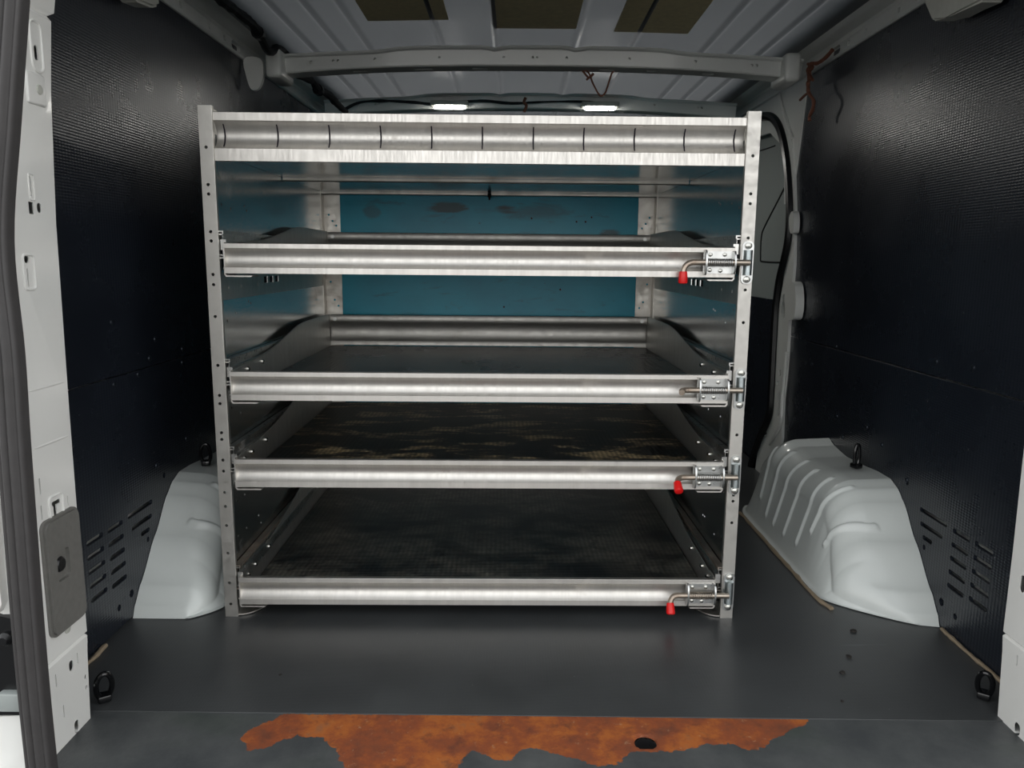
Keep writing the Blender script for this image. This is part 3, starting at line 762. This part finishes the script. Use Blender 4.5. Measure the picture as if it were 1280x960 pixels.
        S = [(xb, i0+.010), (xb, i1-.010), (xm-s*.004, i1-.010), (xm-s*.004, i1), (xm-s*.001, i1), (xm-s*.001, i1-.012), (xm-s*.006, i1-.0125), (xm-s*.006, i0+.0125), (xm-s*.001, i0+.012), (xm-s*.001, i0), (xm-s*.004, i0), (xm-s*.004, i0+.010)]
        box(bm, *sorted((xb, xm-s*.002)), .007, .90, i0+.012, i1-.012)
        for zz in (i0+.0015, i1-.0015): box(bm, *sorted((xm-s*.006, xm)), .007, .90, zz-.0012, zz+.0012)
        for zz in (i0+.006, i1-.006): box(bm, *sorted((xm-s*.007, xm-s*.006)), .007, .90, zz-.006, zz+.006)
        mk('slide_runner', bm, M['slide'], o)
        bm = bmesh.new()
        for zz in (z0+.0052, z1-.0052):
            bm = bmesh.new(); tube(bm, [(xa-s*.008, .012, zz), (xa-s*.008, .30, zz)], .0035, 8)
            mk('ball_cage', bm, M['black'], o)
    return d
drawer(.766, 'mat1', 'down', M['slide'], 0)
drawer(.497, 'mat2', 'front', M['slide'], 0, 0, 0)
drawer(.305, 'mat3', 'frontdown', M['slide'], 1)
drawer(.033, 'mat4', 'droop', M['slide_rust'], 2, -.004, 0)

# ============================================================ SMALL THINGS
# lashing rings
def ring(name, loc, lab, tilt, wr=.018, hr=.034, rz=0, base=True):
    t = empty(name, loc, rz); tag(t, lab, 'lashing ring', 'black lashing rings')
    bm = bmesh.new(); mt = Matrix.Rotation(tilt, 3, 'X')
    pts = [mt @ Vector((wr*math.sin(2*PI*k/28), 0, hr*.92+hr*-math.cos(2*PI*k/28)*(1 if k else 1))) for k in range(28)]
    tube(bm, pts, .0048, 10, closed=True); mk('ring', bm, M['blackgloss'], t)
    bm = bmesh.new(); box(bm, -.011, .011, -.012, .012, -.006, .007, .003, 2); mk('anchor', bm, M['blackgloss'], t)
    return t
p = aX(260, 575, -.80); ring('lashing_ring', (-.805, p.y, .268), 'black lashing ring standing on the left wheel arch', 0, .012, .026, R(15))
p = aX(1068, 580, .90); ring('lashing_ring', (.905, p.y, .268), 'black lashing ring standing on the right wheel arch', 0, .008, .030, R(20))
ring('lashing_ring', (-.742, 1.275, .008), 'black lashing ring leaning on the floor behind the left rear pillar', R(-28), .013, .036, R(-145))
ring('lashing_ring', (.878, 1.315, .008), 'black lashing ring leaning by the foot of the right rear pillar', R(-28), .012, .034, R(145))

# grey bumper pad on left pillar
A = aX(52, 640, -.74); B = aX(105, 770, -.74)
t = empty('bumper_pad', (-.74, (A.y+B.y)/2, B.z)); tag(t, 'grey plastic bumper pad with recessed socket on the left pillar', 'bumper pad')
ya, yb = 1.134-t.location.y, 1.232-t.location.y
bm = bmesh.new()
prism(bm, rrect((ya+yb)/2, .103, yb-ya, .195, .014, 6), 'x', 0, .005); prism(bm, rrect((ya+yb)/2, .103, yb-ya-.008, .187, .012, 6), 'x', .004, .009)
bmesh.ops.recalc_face_normals(bm, faces=bm.faces)
pad = mk('pad', bm, M['greyplastic'], t, angle=25)
c = bmesh.new(); prism(c, rrect((ya+yb)/2-.008, .118, .034, .050, .006), 'x', .003, .03); cut(pad, c)
bm = bmesh.new(); tube(bm, [(.003, (ya+yb)/2-.008, .118), (.0065, (ya+yb)/2-.008, .118), (.006, (ya+yb)/2-.008, .118)], [.013, .010, .005], 16); mk('socket', bm, M['black'], t)

# rubber seal of the rear opening
Lp = [(-4, 0), (-14, 150), (-22, 300), (-6, 440), (0, 540), (8, 660), (18, 780), (28, 880), (38, 965)]
Rp = [(30, 0), (20, 150), (11, 300), (23, 440), (32, 560), (41, 660), (50, 780), (58, 880), (66, 965)]
SY = 1.055; bm = bmesh.new(); rows = []
cl = spline([(aY(*a, SY)+aY(*b, SY))/2 for a, b in zip(Lp, Rp)], 6)
wd = [(aY(*a, SY)-aY(*b, SY)).length for a, b in zip(Lp, Rp)]
top_ = cl[0]+Vector((.03, .01, .20)); cl = [top_, cl[0]+Vector((.006, 0, .1))]+cl
sec = []
n = 28
for k in range(n+1):
    u = -1+2*k/n; sec.append((u, -.012*(1-u*u)**.5-.0045*abs(math.sin(u*PI*1.6))))
sec += [(1, .010), (-1, .010)]
for p in cl:
    rows.append([bm.verts.new((p.x+u*.0195, p.y+v, p.z)) for u, v in sec])
for a, b in zip(rows, rows[1:]):
    for k in range(len(a)): bm.faces.new((a[k], a[(k+1) % len(a)], b[(k+1) % len(a)], b[k]))
bm.faces.new(rows[0]); bm.faces.new(rows[-1][::-1])
tag(mk('door_seal', bm, M['rubber'], angle=40), 'dark grey ribbed rubber seal running down the left door opening', 'seal')
# black seal round the sliding door opening
bm = bmesh.new(); q = [aX(x, y, .936) for x, y in ((915,158),(935,150),(950,146),(963,146),(972,154),(979,172),(984,200),(987,235),(988,270),(986,300),(981,325),(975,350),(971,380),(969,410),(967,450),(965,490),(962,520),(950,548),(940,580),(932,640))]
tube(bm, spline(q, 5), .016, 8)
tag(mk('door_seal', bm, M['black']), 'black rubber seal curving round the side door opening behind the rack', 'seal')

# opened rear door seen past the seal
d2 = empty('door_2', (-.80, .93, -.10)); d2['kind'] = 'structure'
def dpart(nm, px, Y, th, mat, bev=.006):
    pts = [aY(x, y, Y) for x, y in px]; bm = bmesh.new(); prism(bm, [(p.x, p.z) for p in pts], 'y', Y, Y+th); 
    bmesh.ops.translate(bm, vec=(0, -th, 0), verts=bm.verts); o = mk(nm, bm, mat); o.parent = d2; o.location = -d2.location; return o
dpart('door_edge', [(-30, 520), (-4, 520), (4, 560), (14, 700), (18, 745), (14, 756), (2, 748), (-30, 720)], 1.10, .03, M['paint_pillar'])
dpart('inner_moulding', [(-60, 735), (6, 757), (30, 762), (44, 870), (46, 880), (-60, 880)], 1.105, .03, M['black'])
dpart('lower_edge', [(-60, 940), (-60, 905), (-2, 905), (6, 882), (48, 880), (58, 965), (58, 975), (-60, 975)], 1.11, .03, M['paint_pillar'])
p = aY(10, 797, 1.075); bm = bmesh.new(); tube(bm, [(p.x, 1.08, p.z), (p.x, 1.068, p.z), (p.x, 1.062, p.z)], [.012, .011, .006], 16); o = mk('buffer', bm, M['black'], d2); o.location = -d2.location
p = aY(24, 878, 1.07); bm = bmesh.new(); box(bm, p.x-.028, p.x+.010, 1.062, 1.08, p.z-.012, p.z+.018, .003, 2); o = mk('hinge', bm, M['paint_door'], d2); o.location = -d2.location

# roof lamps
def lamp(loc, lab):
    t = empty('roof_lamp', loc); tag(t, lab, 'lamp', 'led lamps on the front roof bow')
    bm = bmesh.new(); box(bm, -.075, .075, -.028, .028, -.004, .014, .004, 2); mk('housing', bm, M['cream'], t)
    bm = bmesh.new(); prism(bm, rrect(0, 0, .125, .042, .018, 6), 'z', -.012, -.004); mk('lens', bm, M['lens'], t)
    ld = bpy.data.lights.new('lamp_light', 'AREA'); ld.shape = 'RECTANGLE'; ld.size = .12; ld.size_y = .04; ld.energy = 1.1; ld.color = (1, .97, .9)
    lo = bpy.data.objects.new('lamp_light', ld); SC.collection.objects.link(lo); lo.parent = t; lo.location = (0, 0, -.016)
    return t
lamp((-.272, 3.19, 1.405), 'lit white led roof lamp above the rack, left of two')
lamp((.328, 3.19, 1.405), 'lit white led roof lamp above the rack, right of two')

# foam patches on the roof
for (x0_, x1_, y0_, y1_, lab) in ((-.43, -.20, 1.9, 2.316, 'tan rectangular foam patch stuck to the roof, leftmost of three'),
                                 (-.075, .17, 1.9, 2.40, 'tan rectangular foam patch stuck to the middle of the roof'),
                                 (.285, .505, 1.95, 2.42, 'tan rectangular foam patch stuck to the roof, rightmost of three')):
    zz = roof_z((x0_+x1_)/2); bm = bmesh.new()
    pts = [(x0_, roof_z(x0_)), (x1_, roof_z(x1_)), (x1_, roof_z(x1_)-.004), (x0_, roof_z(x0_)-.004)]
    prism(bm, pts, 'y', y0_, y1_); tag(mk('foam_patch', bm, M['foam']), lab, 'foam patch', 'foam patches on the roof')

# wiring harness on the left
px = [(262, -12), (285, 6), (303, 20), (320, 36), (328, 52), (336, 64), (348, 61), (355, 68), (360, 80), (372, 93), (388, 100), (398, 112), (410, 118), (420, 128), (432, 140)]
P = []
for k, (x, y) in enumerate(px):
    X = -.745 if k < 8 else -.745+.01*(k-7); P.append(aX(x, y, X))
P = spline(P, 6); P = [p+Vector((0, 0, .004*noise.noise(p*25))) for p in P]
bm = bmesh.new(); tube(bm, P, [.0125+.004*noise.noise(p*40) for p in P], 9)
o = tag(mk('wiring_harness', bm, M['tape']), 'thick black taped wiring harness hanging along the left roof rail', 'cable')
for i in (20, 44, 66):
    bm = bmesh.new(); q = P[i]; tube(bm, [q-Vector((0, .012, 0)), q+Vector((0, .012, 0))], .019, 10); mk('clip', bm, M['black'], o)
# thin harness along the second bow
bm = bmesh.new(); P = spline([aY(x, y, 3.19) for x, y in ((432, 136), (450, 128), (480, 126), (520, 128), (545, 130), (600, 126), (640, 129), (690, 127), (745, 128), (762, 137))], 6)
tube(bm, P, [.005+.003*noise.noise(p*20) for p in P], 7); tag(mk('wiring_harness', bm, M['tape']), 'thin black wiring strung along the front roof bow', 'cable')
# loops of cord hanging from first bow
bm = bmesh.new()
P = spline([aY(x, y, 2.56) for x, y in ((722, 87), (735, 90), (741, 104), (748, 117), (752, 120), (757, 115), (762, 100), (766, 90), (775, 86))], 6)
tube(bm, P, .0028, 7); P2 = spline([aY(x, y, 2.565) for x, y in ((728, 88), (736, 97), (742, 92), (733, 100))], 5); tube(bm, P2, .0035, 7)
tag(mk('hanging_cord', bm, M['cordbrown']), 'thin brown cord looped under the roof bow near the right lamp', 'cord')
bm = bmesh.new(); P = spline([aY(x, y, 3.17) for x, y in ((657, 122), (655, 128), (658, 132), (655, 140))], 6); tube(bm, P, .006, 7)
tag(mk('hanging_cord', bm, M['cordbrown']), 'short rust brown cord knot on the front roof bow between the lamps', 'cord')
# brown cord on the right wall
bm = bmesh.new()
P = spline([aX(x, y, X) for x, y, X in ((1041, 62, .925), (1032, 72, .915), (1022, 79, .905), (1013, 80, .90), (1012, 90, .895), (1011, 100, .895), (1010, 112, .895), (1012, 118, .895), (1017, 126, .895), (1016, 136, .895), (1012, 145, .895), (1012, 151, .895))], 6)
tube(bm, P, [.0055+.0015*noise.noise(p*60) for p in P], 8)
P = spline([aX(x, y, .893) for x, y in ((1015, 80), (1009, 88), (1014, 97), (1009, 104), (1011, 114), (1005, 120), (1000, 125))], 6); tube(bm, P, .004, 8)
P = spline([aX(x, y, .897) for x, y in ((1010, 80), (1016, 84), (1010, 92), (1016, 100))], 6); tube(bm, P, .0045, 8)
tag(mk('hanging_cord', bm, M['cordbrown']), 'knotted brown cord hanging from right roof rail against dark wall', 'cord')

# moulded pieces near the rail ends
def moulded(pts, X, th, lab):
    bm = bmesh.new(); P = [aX(x, y, X) for x, y in pts]
    prism(bm, [(p.y, p.z) for p in P], 'x', X-th, X+th)
    es = [e_ for e_ in bm.edges]; bmesh.ops.bevel(bm, geom=es, offset=.006, segments=3, affect='EDGES')
    tag(mk('roof_bracket', bm, M['cream']), lab, 'bracket')
moulded([(1166, -40), (1168, 4), (1178, 27), (1196, 22), (1242, 2), (1262, -40)], .915, .025, 'cream moulded bracket under the right roof rail')
moulded([(150, -14), (160, 2), (180, 10), (188, 8), (186, -14)], -.81, .022, 'cream moulded bracket tip under the left roof rail')
# latch boxes on the side door pillar
def lbox(pts, X, th, lab, nm):
    bm = bmesh.new(); P = spline([Vector((aX(x, y, X).y, aX(x, y, X).z, 0)) for x, y in pts], 4, True)
    prism(bm, [(p.x, p.y) for p in P], 'x', X-th, X+th)
    bmesh.ops.bevel(bm, geom=[e_ for e_ in bm.edges if len(e_.link_faces) == 2 and e_.calc_face_angle(0) > 1], offset=.007, segments=3, affect='EDGES')
    tag(mk(nm, bm, M['paint']), lab, 'door striker')
lbox([(986, 357), (992, 352), (998, 355), (1000, 375), (998, 396), (992, 400), (987, 394)], .932, .014, 'rounded grey striker cover on the side door pillar, lower of two', 'striker_cover')
lbox([(990, 272), (994, 264), (996, 272), (995, 290), (991, 290)], .934, .010, 'small pale striker on the side door pillar, upper of two', 'striker_cover')
# bits of grit on the floor
for i, (x, y, r) in enumerate(((1067, 788, .007), (1061, 820, .006), (1053, 840, .006), (1053, 875, .003), (350, 842, .003))):
    p = aZ(x, y, .003); bm = bmesh.new(); bmesh.ops.create_icosphere(bm, subdivisions=2, radius=r)
    for v in bm.verts: v.co *= 1+.5*noise.noise(v.co*300+Vector((i*3, 0, 0))); v.co.z *= .45
    o = mk('floor_debris', bm, M['leaf'], None, loc=(p.x, p.y, r*.35))
    tag(o, ['dark crumb on the floor closest to the right wheel arch', 'dark crumb on the floor, second out from the right wheel arch', 'dark crumb on the floor, third out from the right wheel arch', 'tiny dark crumb near the right end of the rust strip', 'tiny crumb on the floor below the left post of the rack'][i], 'debris', 'crumbs on the floor')
